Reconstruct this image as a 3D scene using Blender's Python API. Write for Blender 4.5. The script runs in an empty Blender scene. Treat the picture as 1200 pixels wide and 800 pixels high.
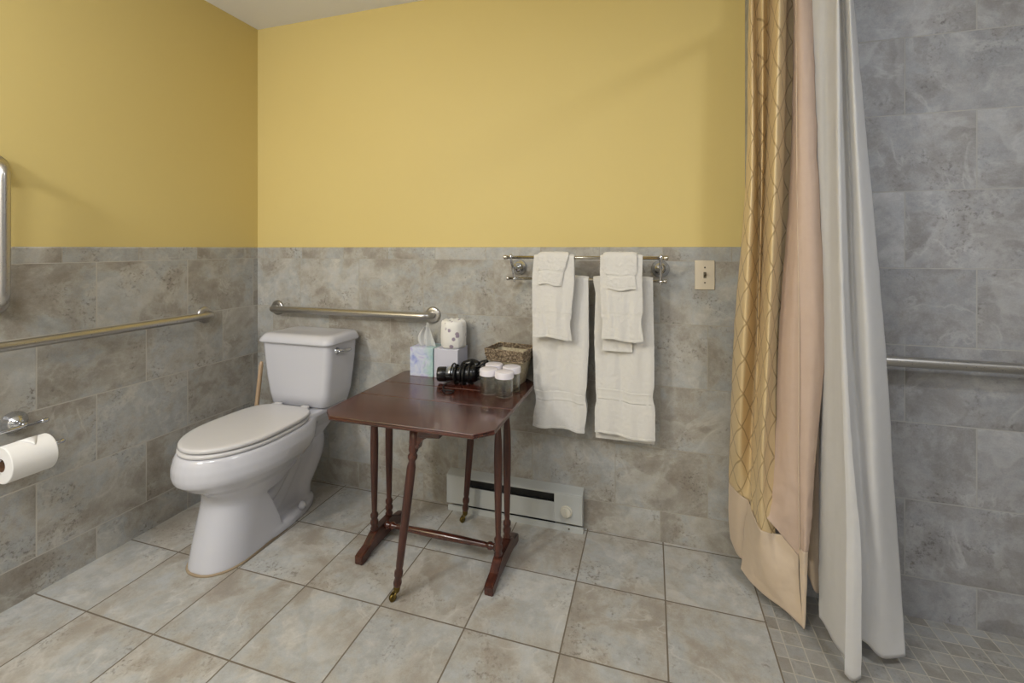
import bpy, bmesh, math, random
from mathutils import Vector, Matrix
random.seed(7)
PI = math.pi
C = bpy.context.scene.collection
# ------------------------------------------------------------------ camera frame
F, CX, HY, H = 531.0, 600.0, 291.0, 1.19
TH = math.atan2(163, 531); S_, C_ = math.sin(TH), math.cos(TH)
def AX(px, Y):                       # x of the point at depth Y that is seen in column px
    r = (px - CX) / F
    return Y * (r * C_ - S_) / (r * S_ + C_)
def AZ(px, py, Y):                   # its height when seen in row py
    r = (px - CX) / F
    return H - (py - HY) / F * Y / (r * S_ + C_)
XL, YB, YS, XS = -2.03, 1.935, 1.78, 0.348      # left wall, back wall, shower wall, its corner
ZC, ZT = 2.375, 1.196

# ------------------------------------------------------------------ helpers
def sRGB(r, g, b, a=1):
    f = lambda c: (c / 255 / 12.92) if c / 255 <= .04045 else ((c / 255 + .055) / 1.055) ** 2.4
    return (f(r), f(g), f(b), a)
def base(o):
    return o.matrix_local.translation.copy() if o else Vector((0, 0, 0))
ORG = {}
def obj(name, bm, m, parent=None, smooth=True, origin=None):
    """links a bmesh given in world space as one mesh object, its origin at its parent's base"""
    if origin is None:
        origin = ORG.get(parent.name, Vector((0, 0, 0))) if parent else Vector((0, 0, 0))
    origin = Vector(origin)
    me = bpy.data.meshes.new(name)
    bmesh.ops.translate(bm, verts=bm.verts, vec=-origin)
    bm.normal_update(); bm.to_mesh(me); bm.free()
    for mm in (m if isinstance(m, (list, tuple)) else [m]): me.materials.append(mm)
    if smooth:
        for p in me.polygons: p.use_smooth = True
    o = bpy.data.objects.new(name, me); C.objects.link(o)
    if parent: o.parent = parent
    else: o.location = origin
    ORG[o.name] = origin
    return o
def tag(o, label=None, cat=None, group=None, kind=None):
    if label: o['label'] = label
    if cat: o['category'] = cat
    if group: o['group'] = group
    if kind: o['kind'] = kind
    return o
def thing(name, label, cat, loc, group=None):
    o = bpy.data.objects.new(name, None); C.objects.link(o); o.location = loc
    o.empty_display_size = .05
    ORG[o.name] = Vector(loc)
    return tag(o, label, cat, group)
def mod(o, t, **kw):
    m = o.modifiers.new(t.lower(), t)
    for k, v in kw.items(): setattr(m, k, v)
    return m
def autosharp(o, ang=35):
    a = math.radians(ang); me = o.data
    b = bmesh.new(); b.from_mesh(me)
    for e in b.edges:
        if len(e.link_faces) == 2 and e.calc_face_angle(0) > a: e.smooth = False
    b.to_mesh(me); b.free(); return o

def box(bm, x0, x1, y0, y1, z0, z1, bev=0, seg=2, rot=0, piv=None):
    vs = [bm.verts.new((x, y, z)) for x in (x0, x1) for y in (y0, y1) for z in (z0, z1)]
    fs = [(0, 1, 3, 2), (4, 6, 7, 5), (0, 4, 5, 1), (2, 3, 7, 6), (0, 2, 6, 4), (1, 5, 7, 3)]
    faces = [bm.faces.new([vs[i] for i in f]) for f in fs]
    if bev:
        es = list({e for f in faces for e in f.edges})
        r = bmesh.ops.bevel(bm, geom=es, offset=bev, segments=seg, profile=.5, affect='EDGES')
        vs = list({v for f in faces if f.is_valid for v in f.verts} | set(r['verts']))
    if rot:
        piv = piv or ((x0 + x1) / 2, (y0 + y1) / 2, 0)
        bmesh.ops.rotate(bm, cent=piv, matrix=Matrix.Rotation(rot, 3, 'Z'), verts=vs)
    return vs
def frame_to(d):
    d = Vector(d).normalized()
    up = Vector((0, 0, 1)) if abs(d.z) < .95 else Vector((0, 1, 0))
    a = d.cross(up).normalized(); b = a.cross(d).normalized()
    return a, b
def loft(bm, rings, cap0=True, cap1=True, closed=True):
    V = [[bm.verts.new(p) for p in r] for r in rings]
    n = len(V[0])
    for i in range(len(V) - 1):
        for j in range(n if closed else n - 1):
            k = (j + 1) % n
            bm.faces.new((V[i][j], V[i][k], V[i + 1][k], V[i + 1][j]))
    if closed and cap0: bm.faces.new(list(reversed(V[0])))
    if closed and cap1: bm.faces.new(V[-1])
    return V
def lathe(bm, p0, p1, prof, n=24, cap=True):
    """turned shape along p0 to p1; prof = (fraction or distance along, radius)"""
    p0, p1 = Vector(p0), Vector(p1); d = p1 - p0; a, b = frame_to(d)
    rings = [[p0 + d * t + (a * math.cos(2 * PI * i / n) + b * math.sin(2 * PI * i / n)) * max(r, 1e-5) for i in range(n)] for t, r in prof]
    V = loft(bm, rings, cap, cap)
    return V
def tube(bm, pts, r, n=12, cap=True, closed=False):
    pts = [Vector(p) for p in pts]; m = len(pts)
    rr = r if isinstance(r, (list, tuple)) else [r] * m
    rings = []; a = None
    for i, p in enumerate(pts):
        if closed: d = pts[(i + 1) % m] - pts[i - 1]
        else: d = pts[min(i + 1, m - 1)] - pts[max(i - 1, 0)]
        d.normalize()
        if a is None: a, b = frame_to(d)
        else:
            a = (a - d * a.dot(d)).normalized(); b = a.cross(d).normalized()
        rings.append([p + (a * math.cos(2 * PI * k / n) + b * math.sin(2 * PI * k / n)) * rr[i] for k in range(n)])
    if closed: rings.append(rings[0]); loft(bm, rings, False, False); bmesh.ops.remove_doubles(bm, verts=bm.verts, dist=1e-6)
    else: loft(bm, rings, cap, cap)
def spline(pts, k=8):
    pts = [Vector(p) for p in pts]; out = []
    for i in range(len(pts) - 1):
        p0 = pts[max(i - 1, 0)]; p1 = pts[i]; p2 = pts[i + 1]; p3 = pts[min(i + 2, len(pts) - 1)]
        for j in range(k):
            t = j / k
            out.append(.5 * ((2 * p1) + (p2 - p0) * t + (2 * p0 - 5 * p1 + 4 * p2 - p3) * t * t + (3 * p1 - p0 - 3 * p2 + p3) * t ** 3))
    out.append(pts[-1]); return out
def fix(bm): bmesh.ops.recalc_face_normals(bm, faces=bm.faces)

# ------------------------------------------------------------------ materials
def mat(name, col=(0.8, .8, .8, 1), rough=.5, metal=0, **kw):
    m = bpy.data.materials.new(name); m.use_nodes = True
    b = m.node_tree.nodes['Principled BSDF']
    b.inputs['Base Color'].default_value = col; b.inputs['Roughness'].default_value = rough; b.inputs['Metallic'].default_value = metal
    for k, v in kw.items(): b.inputs[k.replace('_', ' ')].default_value = v
    return m
class NT:
    def __init__(s, m): s.t = m.node_tree; s.b = s.t.nodes['Principled BSDF']
    def n(s, typ, **kw):
        x = s.t.nodes.new(typ)
        for k, v in kw.items():
            if k.startswith('i_'): x.inputs[k[2:].replace('_', ' ')].default_value = v
            else: setattr(x, k, v)
        return x
    def l(s, a, b): s.t.links.new(a, b)
    def math(s, op, a, b=None, clamp=False):
        x = s.n('ShaderNodeMath', operation=op, use_clamp=clamp)
        for i, v in enumerate((a, b)):
            if v is None: continue
            if isinstance(v, (int, float)): x.inputs[i].default_value = v
            else: s.l(v, x.inputs[i])
        return x.outputs[0]
    def mix(s, f, a, b, blend='MIX'):
        x = s.n('ShaderNodeMix', data_type='RGBA', blend_type=blend)
        for i, v in ((0, f), (6, a), (7, b)):
            if isinstance(v, (int, float)): x.inputs[i].default_value = v
            elif isinstance(v, tuple): x.inputs[i].default_value = v
            else: s.l(v, x.inputs[i])
        return x.outputs[2]
    def ramp(s, f, stops):
        x = s.n('ShaderNodeValToRGB'); e = x.color_ramp.elements
        while len(e) < len(stops): e.new(.5)
        for q, (p, c) in zip(e, stops): q.position = p; q.color = c if len(c) == 4 else (*c, 1)
        s.l(f, x.inputs[0]); return x.outputs[0]
    def noise(s, vec, scale, detail=4, rough=.5, w=None, dist=0):
        x = s.n('ShaderNodeTexNoise', noise_dimensions='4D' if w is not None else '3D')
        x.inputs['Scale'].default_value = scale; x.inputs['Detail'].default_value = detail
        x.inputs['Roughness'].default_value = rough; x.inputs['Distortion'].default_value = dist
        s.l(vec, x.inputs['Vector'])
        if w is not None: s.l(w, x.inputs['W'])
        return x.outputs['Fac']
    def bump(s, h, strength, dist=.001, nrm=None):
        x = s.n('ShaderNodeBump'); x.inputs['Strength'].default_value = strength; x.inputs['Distance'].default_value = dist
        s.l(h, x.inputs['Height'])
        if nrm is not None: s.l(nrm, x.inputs['Normal'])
        s.l(x.outputs[0], s.b.inputs['Normal']); return x.outputs[0]
G = lambda v: (v, v, v, 1)

def tile(name, axes, su, sv, w, h, offset, mortar, grout, cols, rough=.42, seed=0, spec=.4):
    m = mat(name, rough=rough); n = NT(m); n.b.inputs['Specular IOR Level'].default_value = spec
    tc = n.n('ShaderNodeTexCoord'); sp = n.n('ShaderNodeSeparateXYZ'); n.l(tc.outputs['Object'], sp.inputs[0])
    u = n.math('ADD', sp.outputs[axes[0]], su); v = n.math('ADD', sp.outputs[axes[1]], sv)
    cb = n.n('ShaderNodeCombineXYZ'); n.l(u, cb.inputs[0]); n.l(v, cb.inputs[1])
    br = n.n('ShaderNodeTexBrick', offset=offset, offset_frequency=2, squash=1)
    n.l(cb.outputs[0], br.inputs['Vector'])
    for k, val in (('Color1', G(0)), ('Color2', G(1)), ('Mortar', G(.5)), ('Scale', 1), ('Mortar Size', mortar), ('Mortar Smooth', .15), ('Bias', 0), ('Brick Width', w), ('Row Height', h)):
        br.inputs[k].default_value = val
    rnd = n.math('MULTIPLY', br.outputs['Color'], 37.0)
    rnd = n.math('ADD', rnd, seed)
    # drifting coordinates inside each tile
    big = n.noise(cb.outputs[0], 4.6, 8, .68, rnd, .35)
    c = n.ramp(big, [(.36, cols[0]), (.45, cols[1]), (.50, cols[2]), (.56, cols[3]), (.64, cols[4])])
    med = n.noise(cb.outputs[0], 22, 8, .72, rnd, .15)
    c = n.mix(n.math('MULTIPLY', n.ramp(med, [(.42, G(0)), (.60, G(1))]), .42), c, cols[5])
    # long slate-like edges
    vein = n.noise(cb.outputs[0], 3.1, 5, .55, n.math('ADD', rnd, 9.3), 1.2)
    dv = n.math('ABSOLUTE', n.math('SUBTRACT', vein, .5))
    line = n.ramp(dv, [(0, G(1)), (.018, G(.15)), (.05, G(0))])
    brk = n.ramp(n.noise(cb.outputs[0], 9, 3, .5, rnd), [(.45, G(0)), (.6, G(1))])
    c = n.mix(n.math('MULTIPLY', n.math('MULTIPLY', line, brk), .45), c, cols[6])
    plate = n.ramp(n.noise(cb.outputs[0], 2.4, 5, .45, n.math('ADD', rnd, 20.1), .3), [(.53, G(0)), (.54, G(1)), (.62, G(0))])
    c = n.mix(n.math('MULTIPLY', plate, .28), c, cols[6])
    # small pits and freckles in drifts
    fk = n.noise(cb.outputs[0], 85, 3, .6, rnd)
    zone = n.ramp(n.noise(cb.outputs[0], 7, 4, .6, n.math('ADD', rnd, 3.1)), [(.5, G(0)), (.66, G(1))])
    fm = n.math('MULTIPLY', n.ramp(fk, [(.52, G(0)), (.66, G(1))]), zone)
    c = n.mix(n.math('MULTIPLY', fm, .75), c, cols[7])
    gr = n.noise(cb.outputs[0], 240, 2, .5)
    c = n.mix(.12, c, n.ramp(gr, [(.3, G(.12)), (.7, G(.75))]), 'SOFT_LIGHT')
    tint = n.ramp(br.outputs['Color'], [(0, G(.40)), (1, G(.60))])
    c = n.mix(.55, c, tint, 'SOFT_LIGHT')
    c = n.mix(br.outputs['Fac'], c, grout)
    n.l(c, n.b.inputs['Base Color'])
    ht = n.math('SUBTRACT', n.math('MULTIPLY', med, .25), n.math('MULTIPLY', br.outputs['Fac'], 1.2))
    ht = n.math('SUBTRACT', ht, n.math('MULTIPLY', fm, .25))
    n.bump(ht, .5, .0015)
    rr = n.math('ADD', n.math('MULTIPLY', br.outputs['Fac'], .4), n.math('MULTIPLY', med, .25))
    n.l(n.math('ADD', rr, rough - .12), n.b.inputs['Roughness'])
    return m
warm = [sRGB(140, 131, 119), sRGB(160, 154, 143), sRGB(174, 170, 161), sRGB(169, 171, 170), sRGB(187, 184, 175), sRGB(138, 134, 126), sRGB(200, 197, 188), sRGB(92, 82, 72)]
floor_c = [sRGB(152, 142, 128), sRGB(167, 160, 149), sRGB(178, 175, 167), sRGB(174, 176, 175), sRGB(192, 189, 182), sRGB(146, 142, 134), sRGB(206, 203, 196), sRGB(102, 92, 80)]
cool = [sRGB(130, 127, 125), sRGB(145, 144, 144), sRGB(158, 158, 160), sRGB(153, 155, 159), sRGB(171, 171, 173), sRGB(124, 123, 125), sRGB(185, 185, 187), sRGB(86, 82, 80)]
TW, TRH = .3565, .2535
M = {}
M['tile_back'] = tile('stone_tile_back', (0, 2), -.213 + TW * 12, .1285, TW, TRH, .5, .0017, sRGB(168, 163, 151), warm, seed=1.3)
M['tile_left'] = tile('stone_tile_left', (1, 2), -1.014 + TW * 12, .1285, TW, TRH, .5, .0022, sRGB(186, 181, 170), warm, seed=5.1)
M['tile_trim'] = tile('stone_trim_back', (0, 2), -.30 + .2545 * 20, .0, .2545, 3, 0, .0012, sRGB(160, 154, 140), warm, seed=8.8)
M['tile_trim_left'] = tile('stone_trim_left', (1, 2), -1.086 + .2545 * 20, .0, .2545, 3, 0, .0014, sRGB(168, 162, 150), warm, seed=3.8)
M['tile_shower'] = tile('stone_tile_shower', (0, 2), -.787 + .372 * 12, .119, .372, .249, .5, .0019, sRGB(164, 163, 160), cool, seed=11.7)
M['tile_shower_side'] = tile('stone_tile_shower_side', (1, 2), 5, .119, .372, .249, .5, .0019, sRGB(164, 163, 160), cool, seed=12.7)
M['floor'] = tile('stone_floor_tile', (0, 1), -.349 + .3028 * 20, -1.617 + .3028 * 20, .3028, .3028, 0, .0026, sRGB(112, 102, 88), floor_c, rough=.36, seed=2.2, spec=.45)
M['mosaic'] = tile('stone_mosaic', (0, 1), 3.0, 3.0, .0505, .0505, 0, .0016, sRGB(178, 172, 160), [sRGB(136, 131, 123), sRGB(146, 143, 136), sRGB(154, 152, 147), sRGB(150, 151, 150), sRGB(162, 160, 155), sRGB(132, 129, 123), sRGB(168, 165, 160), sRGB(104, 98, 90)], rough=.38, seed=4.4)

def paint(name, col, bump=.12):
    m = mat(name, col, .62); n = NT(m); tc = n.n('ShaderNodeTexCoord')
    f = n.noise(tc.outputs['Object'], 260, 3, .6); n.bump(f, bump, .0008)
    f2 = n.noise(tc.outputs['Object'], 1.6, 2, .5)
    n.l(n.mix(.08, col, n.ramp(f2, [(.3, G(.35)), (.7, G(.65))]), 'SOFT_LIGHT'), n.b.inputs['Base Color'])
    return m
M['yellow'] = paint('yellow_paint', sRGB(214, 193, 124))
M['ceil'] = paint('ceiling_paint', sRGB(232, 234, 242))
M['white_wall'] = paint('plain_wall_paint', sRGB(214, 212, 208))

M['china'] = mat('white_china', sRGB(200, 200, 206), .1, Coat_Weight=.3, Coat_Roughness=.04)
M['seat'] = mat('white_seat_plastic', sRGB(204, 202, 202), .22)
def brushed(name, col, rough, axis, s=(1, 1, 1)):
    m = mat(name, col, rough, 1); n = NT(m); tc = n.n('ShaderNodeTexCoord'); mp = n.n('ShaderNodeMapping')
    mp.inputs['Scale'].default_value = s
    n.l(tc.outputs['Object'], mp.inputs[0]); f = n.noise(mp.outputs[0], 60, 3, .6)
    n.l(n.math('ADD', n.math('MULTIPLY', f, .16), rough - .08), n.b.inputs['Roughness'])
    return m
M['steel'] = brushed('brushed_stainless_steel', sRGB(188, 185, 180), .30, 0, (4, 4, 4))
M['chrome'] = mat('polished_chrome', sRGB(205, 207, 212), .07, 1)
M['nickel'] = mat('aged_nickel', sRGB(188, 182, 168), .16, 1)
M['brass'] = mat('aged_brass', sRGB(112, 96, 52), .38, 1)

def wood(name, axis, dark, mid, light, rough=.2, coat=.5):
    m = mat(name, mid, rough, Coat_Weight=coat, Coat_Roughness=.12); n = NT(m)
    tc = n.n('ShaderNodeTexCoord'); mp = n.n('ShaderNodeMapping'); sc = [22, 22, 22]; sc[axis] = 1.6
    mp.inputs['Scale'].default_value = sc; n.l(tc.outputs['Object'], mp.inputs[0])
    f = n.noise(mp.outputs[0], 2.6, 7, .62, dist=.5)
    g = n.noise(mp.outputs[0], 14, 4, .7)
    c = n.ramp(f, [(.28, dark), (.5, mid), (.75, light)])
    c = n.mix(n.math('MULTIPLY', n.ramp(g, [(.5, G(0)), (.72, G(1))]), .5), c, dark)
    n.l(c, n.b.inputs['Base Color']); n.bump(g, .05, .0005)
    return m
wd, wm, wl = sRGB(38, 18, 13), sRGB(72, 37, 27), sRGB(98, 54, 38)
M['wood_x'] = wood('mahogany_top', 0, sRGB(40, 18, 13), sRGB(72, 35, 25), sRGB(96, 50, 36), .24, .5)
M['wood_z'] = wood('mahogany_turned', 2, wd, wm, wl, .36, .2)
M['wood_y'] = wood('mahogany_foot', 1, wd, wm, wl, .36, .2)
M['stick'] = wood('pale_beech_handle', 2, sRGB(176, 146, 112), sRGB(204, 174, 140), sRGB(214, 186, 152), .45, .1)
M['rubber'] = mat('brown_rubber', sRGB(92, 40, 28), .6)

def terry(name, col):
    m = mat(name, col, .92, Sheen_Weight=.35, Sheen_Roughness=.5); n = NT(m); tc = n.n('ShaderNodeTexCoord')
    a = n.noise(tc.outputs['Object'], 520, 2, .6); b = n.noise(tc.outputs['Object'], 38, 4, .6)
    h = n.math('ADD', n.math('MULTIPLY', a, .8), n.math('MULTIPLY', b, .8))
    n.bump(h, .55, .0016)
    n.l(n.mix(.35, col, n.ramp(a, [(.3, G(.33)), (.7, G(.62))]), 'SOFT_LIGHT'), n.b.inputs['Base Color'])
    return m
M['terry_band_x'] = None
M['terry'] = terry('white_terry', sRGB(218, 215, 209))
M['terry_band'] = mat('woven_towel_band', sRGB(216, 213, 206), .7, Sheen_Weight=.2)
M['switch'] = mat('almond_plastic', sRGB(212, 200, 178), .35)
M['heater'] = mat('baked_cream_enamel', sRGB(186, 188, 184), .4)
M['dark'] = mat('painted_slot_shade', sRGB(30, 30, 28), .6)  # near-black colour that paints the shade inside the heater openings
M['fins'] = mat('aluminium_fins', sRGB(120, 122, 118), .4, .8)
M['knob'] = mat('cream_knob_plastic', sRGB(212, 208, 194), .35)
M['paper'] = mat('white_paper', sRGB(236, 234, 230), .9)
M['core'] = mat('brown_cardboard', sRGB(140, 108, 82), .9)
M['blackpl'] = mat('black_plastic', sRGB(16, 16, 17), .28)
M['cord'] = mat('black_cord_rubber', sRGB(13, 13, 14), .45)
M['silver'] = mat('silver_label', sRGB(178, 182, 186), .3, .7)
M['lidw'] = mat('white_jar_lid', sRGB(232, 228, 234), .32)
M['glass'] = mat('clear_glass', (.97, .99, .98, 1), .015, 0, Transmission_Weight=1.0, IOR=1.45)
def thin_glass():
    m = M['glass']; n = NT(m)
    tr = n.n('ShaderNodeBsdfTransparent'); tr.inputs[0].default_value = (.975, .985, .98, 1)
    gl = n.n('ShaderNodeBsdfGlossy'); gl.inputs['Roughness'].default_value = .03
    lw = n.n('ShaderNodeLayerWeight'); fc = n.math('ADD', n.math('MULTIPLY', n.math('POWER', lw.outputs['Facing'], 2.5), .8), .05)
    mx = n.n('ShaderNodeMixShader'); out = [x for x in n.t.nodes if x.type == 'OUTPUT_MATERIAL'][0]
    n.l(fc, mx.inputs[0]); n.l(tr.outputs[0], mx.inputs[1]); n.l(gl.outputs[0], mx.inputs[2])
    m2 = n.n('ShaderNodeMixShader'); m2.inputs[0].default_value = .55; n.l(mx.outputs[0], m2.inputs[1]); n.l(n.b.outputs[0], m2.inputs[2]); n.l(m2.outputs[0], out.inputs[0])
thin_glass()
M['screw'] = mat('screw_metal', sRGB(120, 112, 96), .4, .9)
M['plainbox'] = mat('pale_lavender_card', sRGB(202, 202, 214), .5)

def tissue_card():
    m = mat('pastel_tissue_box_card', rough=.45); n = NT(m); tc = n.n('ShaderNodeTexCoord')
    f = n.noise(tc.outputs['Object'], 16, 3, .55, dist=1.0); g = n.noise(tc.outputs['Object'], 26, 3, .55, dist=.6)
    sp = n.n('ShaderNodeSeparateXYZ'); n.l(tc.outputs['Object'], sp.inputs[0])
    c = n.ramp(f, [(.34, sRGB(150, 160, 214)), (.44, sRGB(190, 198, 224)), (.55, sRGB(208, 214, 228)), (.66, sRGB(186, 180, 218))])
    gx = n.ramp(n.math('ADD', n.math('MULTIPLY', sp.outputs[0], 9), n.math('MULTIPLY', g, 1.0)), [(.62, G(0)), (.95, G(1))])
    c = n.mix(n.math('MULTIPLY', gx, .6), c, sRGB(150, 200, 178))
    n.l(c, n.b.inputs['Base Color']); return m
M['tissuebox'] = tissue_card()
def wrap_paper():
    m = mat('wrapping_paper_with_small_violet_sprigs', rough=.6); n = NT(m); tc = n.n('ShaderNodeTexCoord')
    v = n.n('ShaderNodeTexVoronoi', feature='F1'); v.inputs['Scale'].default_value = 30; n.l(tc.outputs['Object'], v.inputs['Vector'])
    g = n.noise(tc.outputs['Object'], 160, 3, .6)
    d = n.math('ADD', v.outputs['Distance'], n.math('MULTIPLY', g, .22))
    f = n.ramp(d, [(.32, G(1)), (.42, G(0))])
    n.l(n.mix(n.math('MULTIPLY', f, .8), sRGB(234, 232, 226), sRGB(128, 104, 134)), n.b.inputs['Base Color'])
    c = n.noise(tc.outputs['Object'], 40, 4, .6); n.bump(c, .6, .004); return m
M['wrap'] = wrap_paper()
def tissue_m():
    m = mat('thin_tissue', sRGB(236, 236, 234), .9, Transmission_Weight=0.0); n = NT(m)
    tr = n.n('ShaderNodeBsdfTranslucent'); tr.inputs[0].default_value = sRGB(236, 236, 234)
    mx = n.n('ShaderNodeMixShader'); mx.inputs[0].default_value = .4
    out = [x for x in n.t.nodes if x.type == 'OUTPUT_MATERIAL'][0]
    n.l(n.b.outputs[0], mx.inputs[1]); n.l(tr.outputs[0], mx.inputs[2]); n.l(mx.outputs[0], out.inputs[0]); return m
M['tissue'] = tissue_m()
def wicker(name, a, b, c):
    m = mat(name, rough=.7); n = NT(m); tc = n.n('ShaderNodeTexCoord')
    f = n.noise(tc.outputs['Object'], 110, 3, .6); n.l(n.ramp(f, [(.35, a), (.5, b), (.66, c)]), n.b.inputs['Base Color']); return m
M['wicker'] = wicker('brown_wicker', sRGB(74, 60, 44), sRGB(122, 104, 82), sRGB(178, 162, 136))
M['basketcloth'] = wicker('beige_basket_weave', sRGB(150, 138, 112), sRGB(172, 160, 134), sRGB(186, 176, 150))

def cloth(name, col, rough, translucent=.25, quilt=False, sheen=.2, spec=.3, colB=None, tint=None):
    m = mat(name, col, rough, Sheen_Weight=sheen); n = NT(m); n.b.inputs['Specular IOR Level'].default_value = spec
    uv = n.n('ShaderNodeUVMap', uv_map='UVMap'); mp = n.n('ShaderNodeMapping'); n.l(uv.outputs[0], mp.inputs[0])
    f = n.noise(uv.outputs[0], 35, 5, .6); fine = n.noise(uv.outputs[0], 900, 1, .5)
    c = n.mix(.25, col, n.ramp(f, [(.3, G(.4)), (.7, G(.6))]), 'SOFT_LIGHT')
    h = n.math('ADD', n.math('MULTIPLY', f, .5), n.math('MULTIPLY', fine, .1))
    if quilt:
        sp = n.n('ShaderNodeSeparateXYZ'); n.l(uv.outputs[0], sp.inputs[0])
        wob = n.math('MULTIPLY', n.math('SUBTRACT', n.noise(uv.outputs[0], 12, 2, .5), .5), .12)
        lines = None
        for s, ph in ((1, 0), (-1, 0)):
            q = n.math('ADD', n.math('MULTIPLY', sp.outputs[0], s / .10), n.math('MULTIPLY', sp.outputs[1], 1 / .125))
            q = n.math('ADD', n.math('ADD', q, wob), ph + 20)
            d = n.math('ABSOLUTE', n.math('SUBTRACT', n.math('FRACT', q), .5))
            g = n.ramp(d, [(0, G(1)), (.03, G(.8)), (.05, G(0))])
            lines = g if lines is None else n.math('MAXIMUM', lines, g)
        c = n.mix(n.math('MULTIPLY', lines, .75), c, sRGB(158, 128, 84))
        h = n.math('SUBTRACT', h, n.math('MULTIPLY', lines, 1.6))
    n.l(c, n.b.inputs['Base Color']); n.bump(h, .35, .003)
    if translucent:
        tr = n.n('ShaderNodeBsdfTranslucent'); n.l(c, tr.inputs[0])
        mx = n.n('ShaderNodeMixShader'); mx.inputs[0].default_value = translucent
        out = [x for x in n.t.nodes if x.type == 'OUTPUT_MATERIAL'][0]
        n.l(n.b.outputs[0], mx.inputs[1]); n.l(tr.outputs[0], mx.inputs[2]); n.l(mx.outputs[0], out.inputs[0])
    return m
M['gold'] = cloth('gold_quilted_satin', sRGB(224, 199, 152), .40, .10, quilt=True, sheen=.1, spec=.7)
M['gold'].node_tree.nodes['Principled BSDF'].inputs['Metallic'].default_value = .1
M['peach'] = cloth('peach_satin', sRGB(216, 196, 172), .36, .12, sheen=.1, spec=.5)
M['lining'] = cloth('dusty_pink_lining', sRGB(206, 182, 164), .5, .15)
M['liner'] = cloth('white_liner_cloth', sRGB(226, 225, 224), .85, .35, spec=.1)

# ------------------------------------------------------------------ room shell
def struct(name, bm, m, smooth=False):
    o = obj(name, bm, m, smooth=smooth); o['kind'] = 'structure'; return o
XR, YF = 1.62, -1.75
def quadbox(name, m, *a):
    b = bmesh.new(); box(b, *a); fix(b); return struct(name, b, m)
# floor: big tiles and the mosaic of the shower as two faces of one slab each
b = bmesh.new(); box(b, XL - .1, XS + .004, YF - .1, YB + .1, -.08, 0); fix(b); struct('floor', b, M['floor'])
b = bmesh.new(); box(b, XS + .004, XR + .1, YF - .1, YB + .1, -.08, 0); fix(b); struct('floor_shower', b, M['mosaic'])
b = bmesh.new(); box(b, XL - .1, XR + .1, YF - .1, YB + .1, ZC, ZC + .08); fix(b); struct('ceiling', b, M['ceil'])
def wall_prof(name, axis, fixed, out, u0, u1, mats):
    """painted wall with a tiled wainscot that stands 9 mm proud; rounded top course"""
    prof = [(0, 0), (.0, 1.139), (.0, ZT - .006), (-.002, ZT - .002), (-.006, ZT), (-.009, ZT), (-.009, ZC), (-.1, ZC), (-.1, 0)]
    b = bmesh.new(); rings = []
    for u in (u0, u1):
        r = []
        for d, z in prof:
            q = fixed - out * d if axis == 'y' else fixed + out * d
            r.append((u, fixed - d * 1.0 if axis == 'y' else 0, z) if axis == 'y' else (fixed + d, u, z))
        rings.append(r)
    V = loft(b, rings); b.faces.ensure_lookup_table()
    for f in b.faces:
        c = f.calc_center_median()
        if len(f.verts) > 4: continue
        if c.z < 1.139 and f.calc_area() > 0: f.material_index = 1
        elif c.z < ZT + .001: f.material_index = 2
        else: f.material_index = 0
    fix(b); return struct(name, b, mats)
wall_prof('wall_back', 'y', YB, 1, XL - .1, XR, [M['yellow'], M['tile_back'], M['tile_trim']])
wall_prof('wall_left', 'x', XL, 1, YF, YB + .1, [M['yellow'], M['tile_left'], M['tile_trim_left']])
b = bmesh.new(); box(b, XS, XR + .1, YS, YB + .05, 0, ZC); fix(b)
for f in b.faces:
    f.material_index = 1 if abs(f.normal.x) > .5 else 0
struct('wall_shower', b, [M['tile_shower'], M['tile_shower_side']])
quadbox('wall_right', M['tile_shower_side'], XR, XR + .1, YF, YS, 0, ZC)
quadbox('wall_front', M['white_wall'], XL - .1, XR + .1, YF - .1, YF, 0, ZC)

# ------------------------------------------------------------------ toilet
TX = -1.575
def egg(yf, yc, yb, hw, z, nf=2.0, nb=2.6, n=48, cx=TX):
    pts = []
    for i in range(n):
        a = 2 * PI * i / n; ca, sa = math.cos(a), math.sin(a)
        if ca >= 0: y = yc - (yc - yf) * abs(ca) ** (2 / nf); x = hw * math.copysign(abs(sa) ** (2 / nf), sa)
        else: y = yc + (yb - yc) * abs(ca) ** (2 / nb); x = hw * math.copysign(abs(sa) ** (2 / nb), sa)
        pts.append((cx + x, y, z))
    return pts
toilet = thing('toilet', 'white two-piece toilet with closed lid in the corner of the room', 'toilet', (TX, 1.55, 0))
b = bmesh.new()
# bowl
loft(b, [egg(1.30, 1.45, 1.60, .10, .215, 2.2), egg(1.295, 1.46, 1.64, .118, .25, 2.2), egg(1.262, 1.47, 1.68, .14, .283, 2.1), egg(1.216, 1.46, 1.70, .166, .312, 2.1),
         egg(1.178, 1.46, 1.72, .191, .345), egg(1.172, 1.46, 1.73, .197, .365), egg(1.172, 1.46, 1.74, .196, .395), egg(1.180, 1.46, 1.75, .187, .425), egg(1.189, 1.46, 1.75, .179, .441)])
# deck behind the bowl that carries the tank
def rrect(cx, cy, hx, hy, z, r=.03, k=6):
    pts = []
    for qx, qy, a0 in ((1, 1, 0), (-1, 1, PI / 2), (-1, -1, PI), (1, -1, 1.5 * PI)):
        for i in range(k + 1):
            a = a0 + PI / 2 * i / k
            pts.append((cx + qx * (hx - r) + r * math.cos(a), cy + qy * (hy - r) + r * math.sin(a), z))
    return pts
loft(b, [rrect(TX, 1.76, .055, .09, .30), rrect(TX, 1.765, .09, .115, .36), rrect(TX, 1.77, .13, .135, .41), rrect(TX, 1.77, .15, .14, .44), rrect(TX, 1.77, .148, .138, .458)])
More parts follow.
